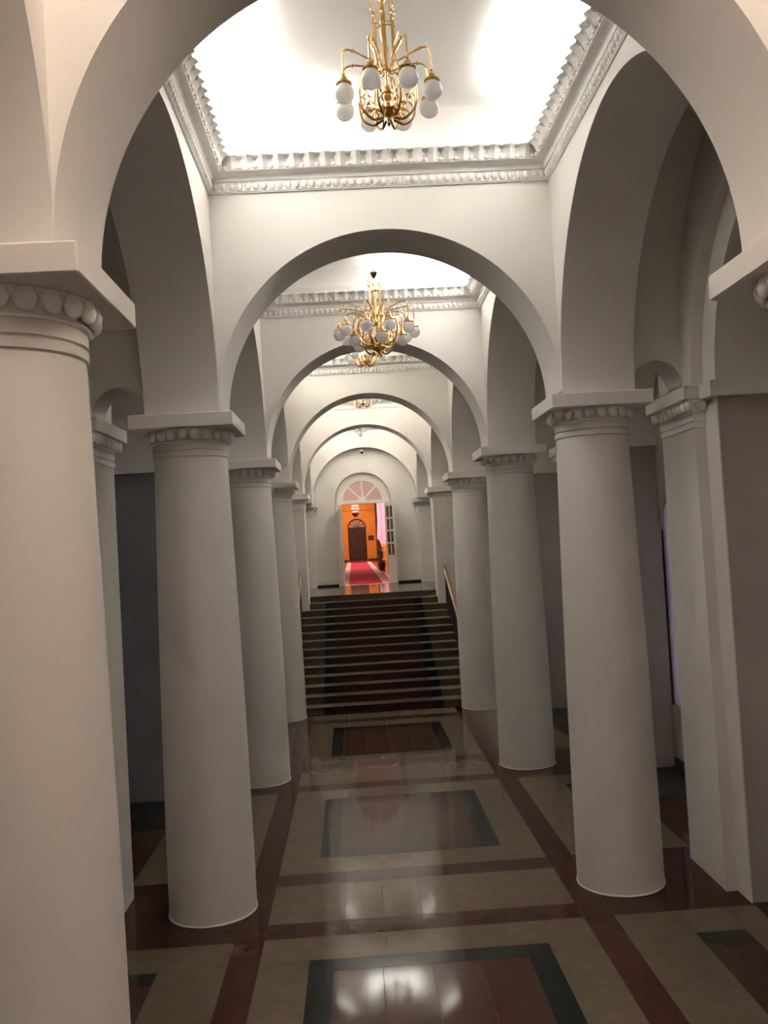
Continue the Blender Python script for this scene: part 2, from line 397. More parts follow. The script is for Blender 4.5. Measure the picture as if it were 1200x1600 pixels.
for k in range(0, 4):
    ya, yb_ = ROW[k]+0.86, ROW[k+1]-0.86
    if k == 0: ya = ROW[1]-2.8
    ym = (ROW[k]+ROW[k+1])/2
    fo, fi, do, di = 1.14, 0.90, 1.27, 1.03
    if k == 0:
        for a, b in split(-X1, X1, 4): slab(a, b, ya, yb_, 'beige', 'beige_slab')
    else:
        for a, b in split(-X1, X1, 8):
            slab(a, b, ya, ym-do, 'beige', 'beige_slab'); slab(a, b, ym+do, yb_, 'beige', 'beige_slab')
        for s_ in (-1, 1):
            a, b = sorted((s_*fo, s_*X1))
            for c, d in split(ym-do, ym+do, 3): slab(a, b, c, d, 'beige', 'beige_slab')
            a, b = sorted((s_*fi, s_*fo))
            for c, d in split(ym-do, ym+do, 2): slab(a, b, c, d, 'dark', 'dark_frame_slab')
            c, d = (ym-do, ym-di) if s_ < 0 else (ym+di, ym+do)
            for a, b in split(-fi, fi, 2): slab(a, b, c, d, 'dark', 'dark_frame_slab')
        for a, b in split(-fi, fi, 4): slab(a, b, ym-di, ym+di, 'brown', 'brown_panel_slab')
    yr0, yr1 = ROW[k]+0.87, ROW[k+1]-0.87
    if k == 0: yr0 = ya
    for s_ in (-1, 1):
        a, b = sorted((s_*X1, s_*X2))
        for c, d in split(yr0, yr1, 2): slab(a, b, c, d, 'red', 'red_band_slab')
        if k == 0:
            a, b = sorted((s_*X2, s_*X3)); slab(a, b, yr0, yr1, 'beige', 'aisle_slab'); continue
        a, b = sorted((s_*X2, s_*2.56)); slab(a, b, yr0, yr1, 'beige', 'aisle_slab')
        a, b = sorted((s_*3.04, s_*X3)); slab(a, b, yr0, yr1, 'beige', 'aisle_slab')
        a, b = sorted((s_*2.56, s_*3.04))
        slab(a, b, yr0, ym-1.25, 'beige', 'aisle_slab'); slab(a, b, ym+1.25, yr1, 'beige', 'aisle_slab')
        slab(a, b, ym-1.25, ym-1.01, 'dark', 'dark_bar_slab'); slab(a, b, ym+1.01, ym+1.25, 'dark', 'dark_bar_slab')
        slab(a, b, ym-1.01, ym+1.01, 'red', 'aisle_slab')
        a, b = sorted((s_*X3, s_*XO)); far = 0.5 if k == 1 else 1.5
        slab(a, b, ROW[k]+QR, ROW[k+1]-QR-far, 'red', 'recess_slab'); slab(a, b, ROW[k+1]-QR-far, ROW[k+1]-QR, 'black', 'recess_slab')
for s_ in (-1, 1):   # aisle floor beside the stairs
    a, b = sorted((s_*2.12, s_*XO)); slab(a, b, ROW[4]+0.87, YL+0.1, 'red', 'aisle_slab')

# ------------------------------------------------------------------ stairs and landing
stairs = struct(empty('staircase', (0, YB, 0)), 'broad stone staircase with dark inlaid stripes climbing to the landing', 'stairs')
def rel(o, root): o.parent = root; o.location = o.location - root.location; return o
SW = 2.10
for k in range(1, NS):
    y0 = YB + (k-1)*TD; y1 = y0 + TD; z1 = k*HS
    w = SW if k <= 12 else CN
    bm = NEW()
    xi, xo = 1.14, 1.39
    for s_ in (-1, 1):
        a, b = sorted((s_*xo, s_*w))
        box(bm, a, b, y0, y1, 0, z1-0.035); box(bm, a, b, y0-0.025, y1, z1-0.035, z1)
    st = obj('step', bm, 'sstep', bevel=0.004); rel(st, stairs)
    for xa, xb, m, nm in ((-xi, xi, 'sbrown', 'brown_center'), (-xo, -xi, 'sdark', 'dark_inlay'), (xi, xo, 'sdark', 'dark_inlay')):
        bm = NEW(); box(bm, xa, xb, y0, y1, 0, z1-0.035); box(bm, xa, xb, y0-0.025, y1, z1-0.035, z1)
        o = obj(nm, bm, m, bevel=0.004); o.parent = st; o.location = (0, -YB, 0)
        o.location = (0, 0, 0)
    
bm = NEW()
box(bm, -CN, CN, YL-0.025, YL+0.1, HL-0.035, HL); box(bm, -CN, CN, YL, YL+0.1, 0, HL-0.035)
box(bm, -XO, XO, YL+0.1, YEND, 0, HL-0.02)
landing = struct(obj('floor_landing', bm, 'sstep'), 'polished landing floor at the head of the stairs', 'floor')
for a, b, m in ((-CN, -1.2, 'beige'), (-1.2, -0.85, 'brown'), (-0.85, 0.0, 'beige'), (0.0, 0.85, 'beige'), (0.85, 1.2, 'brown'), (1.2, 1.72, 'beige'), (1.72, CN, 'red')):
    for c, d in split(YL+0.1, YEND, 3): slab(a, b, c, d, m, 'landing_slab', HL, landing, th=0.02)
for s_ in (-1, 1):
    a, b = sorted((s_*CN, s_*XO)); slab(a, b, ROW[5]+P+0.01, 31.43, 'beige', 'landing_slab', HL, landing, th=0.02)

# railings on both stair edges
for s_, side in ((-1, 'left'), (1, 'right')):
    x = s_*2.06
    rl = empty('stair_railing', (x, 25.3, 12*HS))
    tag(rl, 'black iron stair railing with oak handrail on the %s edge of the stairs' % side, 'railing', 'stair railings')
    ya, yb_ = 21.35, 25.28
    def zr(y): return HS*(1 + (y-YB)/TD)
    def R(p): return (p[0]-x, p[1]-25.3, p[2]-12*HS)
    bm = NEW()
    pts = [(x, ya + (yb_-ya)*i/12, zr(ya + (yb_-ya)*i/12) + 0.96) for i in range(13)]
    pts += [(x, yb_+0.03, pts[-1][2]+0.05)]
    for i in range(len(pts)-1):
        p, q = pts[i], pts[i+1]
        vs_ = [bm.verts.new(R((x+dx, pp[1], pp[2]+dz))) for pp in (p, q) for dx, dz in ((-.045, -.03), (.045, -.03), (.045, .02), (.02, .04), (-.02, .04), (-.045, .02))]
        for j in range(6): bm.faces.new((vs_[j], vs_[(j+1) % 6], vs_[6+(j+1) % 6], vs_[6+j]))
        if i == 0: bm.faces.new(vs_[:6])
        if i == len(pts)-2: bm.faces.new(vs_[6:])
    obj('handrail', bm, 'oak', rl)
    bm = NEW(); tube(bm, [R((x, ya, zr(ya)+0.90)), R((x, yb_, zr(yb_)+0.90))], 0.012, 4); tube(bm, [R((x, ya, zr(ya)+0.16)), R((x, yb_, zr(yb_)+0.16))], 0.012, 4)
    obj('iron_rail', bm, 'iron', rl)
    n = 26
    for i in range(n+1):
        y = ya + 0.04 + (yb_-ya-0.08)*i/n; k = int((y-YB)/TD)+1; zt = k*HS
        bm = NEW()
        tube(bm, [R((x, y, zt)), R((x, y, zr(y)+0.90))], 0.013 if i % 5 else 0.022, 5)
        if i % 5 == 2:
            zc = zr(y)+0.5
            tube(bm, [R((x, y+0.07*math.cos(2*PI*j/10), zc+0.16*math.sin(2*PI*j/10))) for j in range(11)], 0.010, 4)
        obj('baluster', bm, 'iron', rl)

# ------------------------------------------------------------------ columns
def egg_mesh():
    b = NEW(); sphere(b, (0, 0, 0), 1.0, 8, 4, (0.063, 0.040, 0.066)); return finish(b, 'egg_ornament', 80)
EGG = egg_mesh(); EGG.materials.append(M['stucco'])
SHAFT = [(.478, 0), (.482, .012), (.472, .02), (.468, .9), (.455, 2.1), (.434, 3.3), (.410, 4.4), (.398, 4.925)]
NECK = [(.398, 4.925), (.392, 4.93), (.392, 4.938), (.408, 4.942), (.410, 4.97), (.408, 4.995), (.394, 5.0), (.394, 5.008), (.410, 5.012), (.412, 5.085)]
ECH = [(.412, 5.085), (.424, 5.088), (.430, 5.098), (.424, 5.108), (.404, 5.112), (.404, 5.12), (.43, 5.15), (.455, 5.2), (.462, 5.23)]
col_mesh = {}
b = NEW(); lathe(b, SHAFT, 56); col_mesh['shaft'] = finish(b, 'shaft', 30); col_mesh['shaft'].materials.append(M['plaster'])
b = NEW(); lathe(b, NECK, 56); col_mesh['neck'] = finish(b, 'necking', 40); col_mesh['neck'].materials.append(M['plaster'])
b = NEW(); lathe(b, ECH, 56); col_mesh['echinus'] = finish(b, 'echinus', 40); col_mesh['echinus'].materials.append(M['stucco'])
b = NEW(); box(b, -B, B, -B, B, T-TH, T); col_mesh['abacus'] = finish(b, 'abacus', None, 0.008); col_mesh['abacus'].materials.append(M['plaster'])
COLL = {(-1, 1): 'nearest white round column on the left, cut by the picture edge',
        (1, 1): 'white column whose capital corner juts in at the right picture edge',
        (-1, 2): 'second white round column on the left, full height in view',
        (1, 2): 'full-height white round column on the right beside the pilaster, largest on that side',
        (-1, 3): 'third white round column on the left, half hidden by the second',
        (1, 3): 'third white round column on the right, middle of the row',
        (-1, 4): 'farthest left round column, at the foot of the stairs',
        (1, 4): 'farthest right round column, at the foot of the stairs'}
def column(sx, k):
    c = empty('column', (sx*A, ROW[k], 0)); tag(c, COLL[(sx, k)], 'column', 'round columns of the hall', 'structure')
    for nm, key in (('shaft', 'shaft'), ('necking', 'neck'), ('abacus', 'abacus')): link(nm, col_mesh[key], None, c)
    e = link('echinus', col_mesh['echinus'], None, c)
    n = 22
    for i in range(n):
        a = 2*PI*(i+.5)/n
        o = link('egg_ornament', EGG, None, e); o.location = (.452*math.cos(a), .452*math.sin(a), 5.172); o.rotation_euler = (0, 0, a+PI/2)
for k in range(1, 5):
    for sx in (-1, 1): column(sx, k)

# square piers at the stair head and against the end wall
def sq_sweep(bm, prof, x0, x1, y0, y1):
    loops = []
    for e, z in prof: loops.append([bm.verts.new(p) for p in ((x0-e, y0-e, z), (x1+e, y0-e, z), (x1+e, y1+e, z), (x0-e, y1+e, z))])
    for a, b in zip(loops, loops[1:]):
        for i in range(4): bm.faces.new((a[i], a[(i+1) % 4], b[(i+1) % 4], b[i]))
SQN = [(0, 4.93), (-.006, 4.935), (.012, 4.942), (.012, 4.995), (-.004, 5.0), (-.004, 5.008), (.014, 5.012), (.014, 5.085), (.03, 5.098), (.012, 5.112), (.03, 5.14), (.075, 5.19), (.095, 5.23)]
for sx, side in ((-1, 'left'), (1, 'right')):
    for k, (ya, yb_, zb) in ((5, (ROW[5]-P, ROW[5]+P, 12*HS)), (6, (31.44, YEND, HL))):
        p = empty('square_column', (sx*A, (ya+yb_)/2, zb))
        tag(p, ('white square pier standing on the stairs at the %s' if k == 5 else 'white pilaster in the %s corner of the end wall') % side, 'column', 'square columns by the end wall', 'structure')
        h = (yb_-ya)/2; hx = P
        bm = NEW(); box(bm, -hx, hx, -h, h, 0, 4.93-zb)
        if k == 5:
            box(bm, -hx, hx, -h+0.325, h, -zb, 0)
            a_, b_ = sorted((sx*(2.105-A), sx*hx)); box(bm, a_, b_, -h, -h+0.325, -zb, 0)
        obj('shaft', bm, 'plaster', p)
        bm = NEW(); sq_sweep(bm, [(e, z-zb) for e, z in SQN], -hx, hx, -h, (h if k == 5 else h-0.1)); obj('capital_moulding', bm, 'stucco', p, smooth=40)
        bm = NEW(); box(bm, -B, B, -h-(B-P), (h+(B-P) if k == 5 else h-0.002), T-TH-zb, T-zb); obj('abacus', bm, 'plaster', p, bevel=0.006)

# pilasters on the aisle side
PILL = {(-1, 1): None, (1, 1): None}
ords = ['', 'nearest', 'second', 'third', 'fourth']
for sx, side in ((-1, 'left'), (1, 'right')):
    for k in range(1, 5):
        p = empty('pilaster', (sx*XP, ROW[k], 0), 0 if sx > 0 else PI)      # local -x looks at the nave
        struct(p, 'stepped white pilaster on the %s aisle wall, in line with the %s column' % (side, ords[k]), 'pilaster')
        d = XQ-XP
        bm = NEW(); box(bm, 0, d+0.02, -QP, QP, 0, 4.93); obj('shaft', bm, 'plaster', p)
        bm = NEW(); box(bm, d-.004, d+.012, -QR-.004, QR+.004, 0, T-TH-.01); obj('pier_face', bm, 'plaster', p)
        bm = NEW()
        loops = []
        for e, z in SQN: loops.append([bm.verts.new(q) for q in ((d, -QP-e, z), (-e, -QP-e, z), (-e, QP+e, z), (d, QP+e, z))])
        for a, b in zip(loops, loops[1:]):
            for i in range(3): bm.faces.new((a[i], a[i+1], b[i+1], b[i]))
        cap = obj('capital_moulding', bm, 'stucco', p, smooth=40)
        for i in range(9):
            o = link('egg_ornament', EGG, None, cap); o.location = (-.065, -QP-.03 + (2*QP+.06)*i/8, 5.175); o.rotation_euler = (0, 0, PI/2)
        for s2 in (-1, 1):
            o = link('egg_ornament', EGG, None, cap); o.location = (.055, s2*(QP+.065), 5.175)
        bm = NEW(); box(bm, -.14, d, -QP-.12, QP+.12, T-TH, T); obj('abacus', bm, 'plaster', p, bevel=0.006)
        for s2 in (-1, 1):
            bm = NEW(); a, b = sorted((s2*(QR+.10), s2*QR)); box(bm, d, XO-XP-.002, a, b, T-TH-.01, T)
            a, b = sorted((s2*(QP+.12), s2*(QR+.10))); box(bm, d-.10, d, a, b, T-TH-.01, T)
            obj('impost_band', bm, 'plaster', p)

# ------------------------------------------------------------------ cornices with acanthus leaves
PROF = [(0, 7.742), (.02, 7.742), (.02, 7.752), (.03, 7.755), (.03, 7.858), (.05, 7.862), (.055, 7.885), (.075, 7.905), (.11, 7.915), (.122, 7.918), (.14, 7.922), (.156, 7.932), (.16, 7.946),
        (.146, 7.952), (.148, 7.98), (.160, 8.015), (.185, 8.045), (.215, 8.058), (.225, 8.06), (.225, 8.082), (.18, 8.082), (.14, 8.0), (0, 8.0)]
def leaf_mesh():
    b = NEW(); path = [(.150, 7.948), (.156, 7.970), (.164, 7.995), (.178, 8.022), (.203, 8.045), (.236, 8.064), (.238, 8.080)]
    wid = [.040, .076, .052, .074, .046, .060, .020]
    rows = []
    for i, ((e, z), w) in enumerate(zip(path, wid)):
        k_ = (1.0, .55, 1.0, .6, 1.0, 1.1, .6)[i]; bul = [-.004, .014*k_, .034, .014*k_, -.004]
        rows.append([b.verts.new((u*w, -(e + bul[j]*.9), z - bul[j]*.35)) for j, u in enumerate((-1, -.55, 0, .55, 1))])
    for r_, s_ in zip(rows, rows[1:]):
        for j in range(4): b.faces.new((r_[j], r_[j+1], s_[j+1], s_[j]))
    me = finish(b, 'acanthus_leaf', 50); me.materials.append(M['stucco']); return me
LEAF = leaf_mesh()
b = NEW(); sphere(b, (0, 0, 0), 1.0, 6, 4, (.036, .03, .048)); BEAD = finish(b, 'egg_bead', 80); BEAD.materials.append(M['stucco'])
b = NEW(); sphere(b, (0, 0, 0), 1.0, 6, 4, (.028, .026, .022)); SHELL = finish(b, 'shell_bead', 80); SHELL.materials.append(M['stucco'])
BAYL = ['', 'nearest', 'second', 'third', 'fourth', 'fifth']
for b_ in range(1, 6):
    y0, y1 = bay_box(b_)
    bm = NEW(); loops = []
    for e, z in PROF: loops.append([bm.verts.new(q) for q in ((-CN+e, y0+e, z), (CN-e, y0+e, z), (CN-e, y1-e, z), (-CN+e, y1-e, z))])
    for a, c in zip(loops, loops[1:]):
        for i in range(4): bm.faces.new((a[i], a[(i+1) % 4], c[(i+1) % 4], c[i]))
    tr = struct(obj('trim_%d' % b_, bm, 'stucco', smooth=35), 'white cornice of acanthus leaves and egg beads round the %s ceiling bay' % BAYL[b_], 'cornice')
    sides = [('F', (0, y1), 0, 2*CN), ('L', (-CN, (y0+y1)/2), PI/2, y1-y0), ('R', (CN, (y0+y1)/2), -PI/2, y1-y0), ('N', (0, y0), PI, 2*CN)]
    rest = NEW()
    for sd, (ox, oy), rz, ln in sides:
        mt = Matrix.Translation((ox, oy, 0)) @ Matrix.Rotation(rz, 4, 'Z')
        single = sd != 'N' and b_ <= 2
        def put(name, me, x, off, z):
            mm = mt @ Matrix.Translation((x, off, z))
            if single: o = link(name, me, None, tr); o.matrix_world = mm
            else:
                t = bmesh.new(); t.from_mesh(me); t.transform(mm); tmp = bpy.data.meshes.new('t'); t.to_mesh(tmp); t.free(); rest.from_mesh(tmp); bpy.data.meshes.remove(tmp)
        n = round((ln-.40)/.162)
        for i in range(n): put('acanthus_leaf', LEAF, -(ln-.40)/2 + (ln-.40)*(i+.5)/n, 0, 0)
        for i in range(n+1): put('shell_bead', SHELL, -(ln-.40)/2 + (ln-.40)*i/n, -.160, 7.958)
        n = round((ln-.08)/.086)
        if b_ < 4:
            for i in range(n): put('egg_bead', BEAD, -(ln-.08)/2 + (ln-.08)*(i+.5)/n, -.034, 7.806)
    me = bpy.data.meshes.new('cornice_ornament'); rest.to_mesh(me); rest.free()
    for f in me.polygons: f.use_smooth = True
    o = link('cornice_ornament', me, 'stucco', tr); o['kind'] = 'stuff'

# ------------------------------------------------------------------ chandeliers
def lathe_mesh(name, prof, m, n=20, smooth=40):
    b = NEW(); lathe(b, prof, n); me = finish(b, name, smooth); me.materials.append(M[m]); return me
def tube_mesh(name, paths, m, n=6):
    b = NEW()
    for pts, r in paths: tube(b, pts, r, n)
    me = finish(b, name, 60); me.materials.append(M[m]); return me
GL_R = 0.083
b = NEW(); sphere(b, (0, 0, 0), GL_R, 24, 16); GLOBE = finish(b, 'globe', 180); GLOBE.materials.append(M['opal'])
CAPM = lathe_mesh('lamp_cap', [(0.0, .168), (.010, .166), (.015, .150), (.009, .142), (.014, .132), (.024, .124), (.028, .108), (.042, .092), (.052, .082), (.064, .074), (.067, .064), (.060, .056), (.054, .052), (.054, .040), (0, .040)], 'brass', 20)
def arm_paths(r, rise):
    """One arm in the local x-z plane, globe centre at (r, 0): scroll from the bowl, crook over the lamp."""
    zc = rise
    sc = curve_pts([(0.05, 0, zc-.15), (r*.36, 0, zc-.175), (r*.60, 0, zc-.10), (r*.645, 0, zc+.06), (r*.60, 0, zc+.17)], 6)
    crook = curve_pts([(r*.28, 0, zc+.315), (r*.52, 0, zc+.345), (r*.77, 0, zc+.374), (r*.94, 0, zc+.365), (r, 0, zc+.31), (r, 0, zc+.16)], 5)
    leafs = []
    for i in range(4):
        t = i/3; x0 = r*(.30+.30*t); z0 = zc-.17+.16*t
        leafs.append((curve_pts([(x0, 0, z0), (x0-.035, .008, z0+.05), (x0-.015, 0, z0+.085), (x0-.04, -.006, z0+.075)], 3), .0065))
    up = curve_pts([(r*.60, 0, zc+.17), (r*.50, 0, zc+.25), (r*.36, 0, zc+.27), (r*.30, 0, zc+.20), (r*.36, 0, zc+.17)], 4)
    inner = curve_pts([(r*.30, 0, zc+.26), (r*.12, 0, zc+.24), (0.02, 0, zc+.28)], 4)
    kn = [(r*.74, 0, zc+.370), (r*.755, 0, zc+.372), (r*.775, 0, zc+.374), (r*.79, 0, zc+.376)]
    return [(sc, .011), (crook, .0078), (kn, [.007, .016, .016, .007]), (up, .007), (inner, .0065)] + leafs
def chandelier(loc, tiers, label, chain_to, body=1.0, rot=0.0, top=0.84):
    """loc is the globe-centre level on the axis; tiers = [(count, ring radius, z offset, first angle)]."""
    root = empty('chandelier', loc); tag(root, label, 'chandelier', 'brass chandeliers of the hall')
    low = min(t[2] for t in tiers)
    bz = low - .02
    def part(name, me): return link(name, me, None, root)
    part('bowl', lathe_mesh('bowl', [(0, bz-.125), (.02, bz-.122), (.05, bz-.10), (.065*body, bz-.075), (.085*body, bz-.068), (.085*body, bz-.058), (.05, bz-.045), (.03, bz-.03), (.028, bz+.0), (0, bz+.0)], 'brass2'))
    part('finial', lathe_mesh('finial', [(0, bz-.20), (.008, bz-.19), (.017, bz-.172), (.008, bz-.152), (.014, bz-.14), (.012, bz-.125), (0, bz-.12)], 'brass2', 12))
    part('vase', lathe_mesh('vase', [(0, bz+.0), (.024, bz+.0), (.016, bz+.015), (.032, bz+.035), (.038, bz+.07), (.034, bz+.075), (.05, bz+.085), (.05, bz+.093), (.03, bz+.10), (.026, bz+.12), (.018, bz+.15), (0, bz+.155)], 'brass', 18))
    part('stem', lathe_mesh('stem', [(0, bz+.15), (.013, bz+.15), (.013, bz+.27), (.03, bz+.28), (.034, bz+.30), (.02, bz+.315), (.016, bz+.33), (.016, top-.20), (.032, top-.195), (.036, top-.175), (.02, top-.16), (.013, top-.15), (.013, top), (0, top)], 'brass', 16))
    for i in range(6):
        a = 2*PI*i/6 + .3; ca, sa = math.cos(a), math.sin(a); rr = .088
        pth = [(rr*.75*ca, rr*.75*sa, bz+.30), (rr*ca, rr*sa, bz+.40), (rr*ca, rr*sa, top-.10)]
        lp = [(rr*ca + .0*sa, rr*sa, top-.10)] + [((rr + .022*math.sin(2*PI*j/8))*ca, (rr + .022*math.sin(2*PI*j/8))*sa, top-.058 - .032*math.cos(2*PI*j/8)) for j in range(9)]
        ct = [((rr+.02)*ca, (rr+.02)*sa, top-.19), (.02*ca, .02*sa, top-.18)]
        kn = [(rr*ca, rr*sa, top-.13), (rr*ca, rr*sa, top-.115), (rr*ca, rr*sa, top-.10)]
        bud = [((rr+.01)*ca, (rr+.01)*sa, bz+.46), ((rr+.05)*ca, (rr+.05)*sa, bz+.53), ((rr+.055)*ca, (rr+.055)*sa, bz+.55)]
        part('gallery_rod', tube_mesh('gallery_rod', [(pth, .0075), (lp, .005), (ct, .004), (kn, [.008, .018, .008]), (bud, [.005, .008, .012])], 'brass', 5))
    part('ceiling_cup', lathe_mesh('ceiling_cup', [(0, top-.01), (.012, top-.01), (.02, top), (.03, top+.02), (.05, top+.06), (.055, top+.075), (.045, top+.085), (.01, top+.09), (0, top+.09)], 'brass', 18))
    bm = NEW(); z = top+.085; i = 0; zt = chain_to - loc[2]
    while z < zt - .01:
        a = (i % 2)*PI/2; h = min(.045, zt - z)
        tube(bm, [(.011*math.cos(a)*math.sin(2*PI*j/8), .011*math.sin(a)*math.sin(2*PI*j/8), z + h/2 - (h/2+.005)*math.cos(2*PI*j/8)) for j in range(9)], .0048, 4, caps=False)
        z += .042; i += 1
    obj('chain', bm, 'brass', root)
    part('ceiling_rose', lathe_mesh('ceiling_rose', [(0, zt-.05), (.03, zt-.05), (.05, zt-.03), (.08, zt-.015), (.085, zt), (0, zt)], 'brass', 20))
    for cnt, r, dz, a0 in tiers:
        me = tube_mesh('arm', arm_paths(r, 0.0), 'brass', 6)
        for i in range(cnt):
            a = a0 + 2*PI*i/cnt + rot
            o = part('arm', me); o.location = (0, 0, dz); o.rotation_euler = (0, 0, a)
            c = link('lamp_cap', CAPM, None, o); c.location = (r, 0, 0.012)
            g = link('globe', GLOBE, None, o); g.location = (r, 0, 0)
    return root
cy = [(ROW[k]+ROW[k+1])/2 for k in range(6)]
D = math.radians
chandelier((-.012, cy[1], 7.572), [(8, .39, 0, D(22.5))], 'eight-globe brass chandelier at the top of the picture, nearest the viewer', ZT)
chandelier((0, cy[2], 6.865), [(10, .535, 0, D(-90+18)), (5, .36, -.125, D(-90+8))], 'large two-tier brass chandelier with many globes, hung low in the second bay', ZT, 1.3, top=.80)
chandelier((-.04, cy[3], 7.632), [(8, .39, 0, D(10))], 'brass chandelier seen just below the large two-tier one', ZT)
chandelier((-.04, cy[4], 7.612), [(8, .39, 0, D(0))], 'brass chandelier whose bottom just shows under the fourth arch', ZT)
# globe and petal lamp of the last bay
lp = empty('petal_lamp', (-.08, cy[5]-.1, 7.42)); tag(lp, 'white globe lamp with leaf-shaped shades under the farthest arch', 'lamp')
bm = NEW(); sphere(bm, (0, 0, 0), .095, 18, 12); obj('globe', bm, 'opal', lp, smooth=180)
bm = NEW(); lathe(bm, [(.05, .09), (.06, .12), (.02, .16), (.02, 1.28), (.07, 1.32), (0, 1.33)], 14); obj('stem', bm, 'brass', lp, smooth=40)
for i in range(6):
    bm = NEW(); rows = []
    for j, (x, z, w) in enumerate(((.07, .06, .02), (.13, .045, .055), (.20, .06, .06), (.26, .10, .04), (.30, .13, .006))):
        rows.append([bm.verts.new((x, y, z + abs(y)*.5)) for y in (-w, 0, w)] + [bm.verts.new((x, y, z + .012 + abs(y)*.5)) for y in (w, 0, -w)])
    for a, b in zip(rows, rows[1:]):
        for q in range(6): bm.faces.new((a[q], a[(q+1) % 6], b[(q+1) % 6], b[q]))
    bm.faces.new(rows[0][::-1]); bm.faces.new(rows[-1])
    o = obj('petal_shade', bm, 'opal', lp, smooth=60); o.rotation_euler = (0, 0, 2*PI*i/6)

# security camera under the last arch
sc = empty('security_camera', (-.02, 31.52, 7.13)); tag(sc, 'small grey security camera with black lens under the end arch', 'camera')
bm = NEW(); box(bm, -.05, .05, -.05, .05, .0, .10); obj('mount', bm, 'whiteplastic', sc, bevel=.008)
bm = NEW(); lathe(bm, [(0, -.07), (.03, -.065), (.05, -.035), (.055, 0), (0, 0)], 16); obj('dome', bm, 'blackplastic', sc, smooth=40)

# ------------------------------------------------------------------ doorway
YD = YEND + 0.20
d1 = struct(empty('door_1', (DX, YD, HL)), 'cream double door with pink fanlight, standing open in the end wall', 'door')
ZF = 5.30 - HL
bm = NEW()
for s_ in (-1, 1):
    a, b = sorted((s_*.79, s_*.985)); box(bm, a, b, -.06, .06, 0, 5.42-HL)
n = 32
for rr0, rr1, y0, y1 in ((.76, .985, -.06, .06), (.70, .80, -.04, .04)):
    ring = [[(rr*math.cos(PI*i/n), y, 5.42-HL + rr*math.sin(PI*i/n)) for rr, y in ((rr0, y0), (rr1, y0), (rr1, y1), (rr0, y1))] for i in range(n+1)]
    vv = [[bm.verts.new(q) for q in rg] for rg in ring]
    for a, b in zip(vv, vv[1:]):
        for j in range(4): bm.faces.new((a[j], a[(j+1) % 4], b[(j+1) % 4], b[j]))
obj('door_frame', bm, 'joinery', d1, smooth=35)
bm = NEW(); box(bm, -.79, .79, -.06, .06, ZF, ZF+.12); obj('transom', bm, 'joinery', d1, bevel=.006)
for ang in (45, 90, 135):
    bm = NEW(); c, s = math.cos(D(ang)), math.sin(D(ang)); z0 = 5.42-HL
    vv = [bm.verts.new((r*c + w*s, y, z0 + r*s - w*c)) for y in (-.03, .03) for r in (.08, .75) for w in (-.03, .03)]
    for f in ((0, 1, 3, 2), (4, 6, 7, 5), (0, 4, 5, 1), (2, 3, 7, 6), (0, 2, 6, 4), (1, 5, 7, 3)): bm.faces.new([vv[i] for i in f])
    obj('fanlight_bar', bm, 'joinery', d1)
bm = NEW(); 
vv = [[bm.verts.new((r*math.cos(PI*i/12), y, 5.42-HL + r*math.sin(PI*i/12))) for i in range(13)] for r, y in ((.14, -.04), (.14, .03))]
bm.faces.new(vv[0]); bm.faces.new(vv[1][::-1])
for i in range(12): bm.faces.new((vv[0][i], vv[0][i+1], vv[1][i+1], vv[1][i]))
obj('fanlight_hub', bm, 'joinery', d1)
for q in range(4):
    bm = NEW(); a0, a1 = PI*q/4, PI*(q+1)/4; m_ = 8
    for yy in (-.006, .006):
        pr = [bm.verts.new((r*math.cos(a), yy, 5.42-HL + r*math.sin(a))) for r, a in [(.10, a1), (.10, a0)] + [(.76, a0 + (a1-a0)*i/m_) for i in range(m_+1)]]
        bm.faces.new(pr)
    tag(obj('fanlight_pane', bm, 'pinkglass', d1), 'frosted pink pane')
def door_leaf(hx, ang, sgn, label):
    lf = empty('door_leaf', (hx, -.05, 0.01), ang); lf.parent = d1
    W, Hh = .76, ZF-.02; t = .022
    x0, x1 = (0, W) if sgn > 0 else (-W, 0)
    bm = NEW()
    st = .11
    box(bm, x0, x0+st, -t, t, 0, Hh); box(bm, x1-st, x1, -t, t, 0, Hh)
    xm = (x0+x1)/2
    box(bm, x0+st, x1-st, -t, t, 0, .16); box(bm, x0+st, x1-st, -t, t, .82, .98)
    box(bm, x0+st, x1-st, -t, t, Hh-.12, Hh)
    zs = [.98 + (Hh-.12-.98)*i/4 for i in range(5)]
    for z in zs[1:-1]: box(bm, x0+st, x1-st, -t, t, z-.035, z+.035)
    box(bm, xm-.03, xm+.03, -t, t, .98, Hh-.12)
    box(bm, x0+st, x1-st, -t*.4, t*.4, .16, .82)
    me = finish(bm, 'leaf_frame'); o = link('leaf_frame', me, 'joinery', lf)
    for z0, z1 in zip(zs, zs[1:]):
        for a, b in ((x0+st, xm-.03), (xm+.03, x1-st)):
            bm = NEW(); box(bm, a, b, -.004, .004, z0+.02, z1-.02); obj('pane', bm, 'glass', lf)
    bm = NEW(); xe = x1-.06 if sgn > 0 else x0+.06
    for s2 in (-1, 1):
        box(bm, xe-.02, xe+.02, s2*t, s2*(t+.006), .95, 1.2); tube(bm, [(xe, s2*(t+.005), 1.08), (xe, s2*(t+.05), 1.08), (xe - sgn*.09, s2*(t+.05), 1.08)], .009, 6)
    obj('handle', bm, 'brass', lf)
    return lf
# leaves swing towards the stairs; the door itself is the Empty, so the leaves are its parts
door_leaf(.79, D(-68), 1, 'right')
door_leaf(-.79, D(88), -1, 'left')

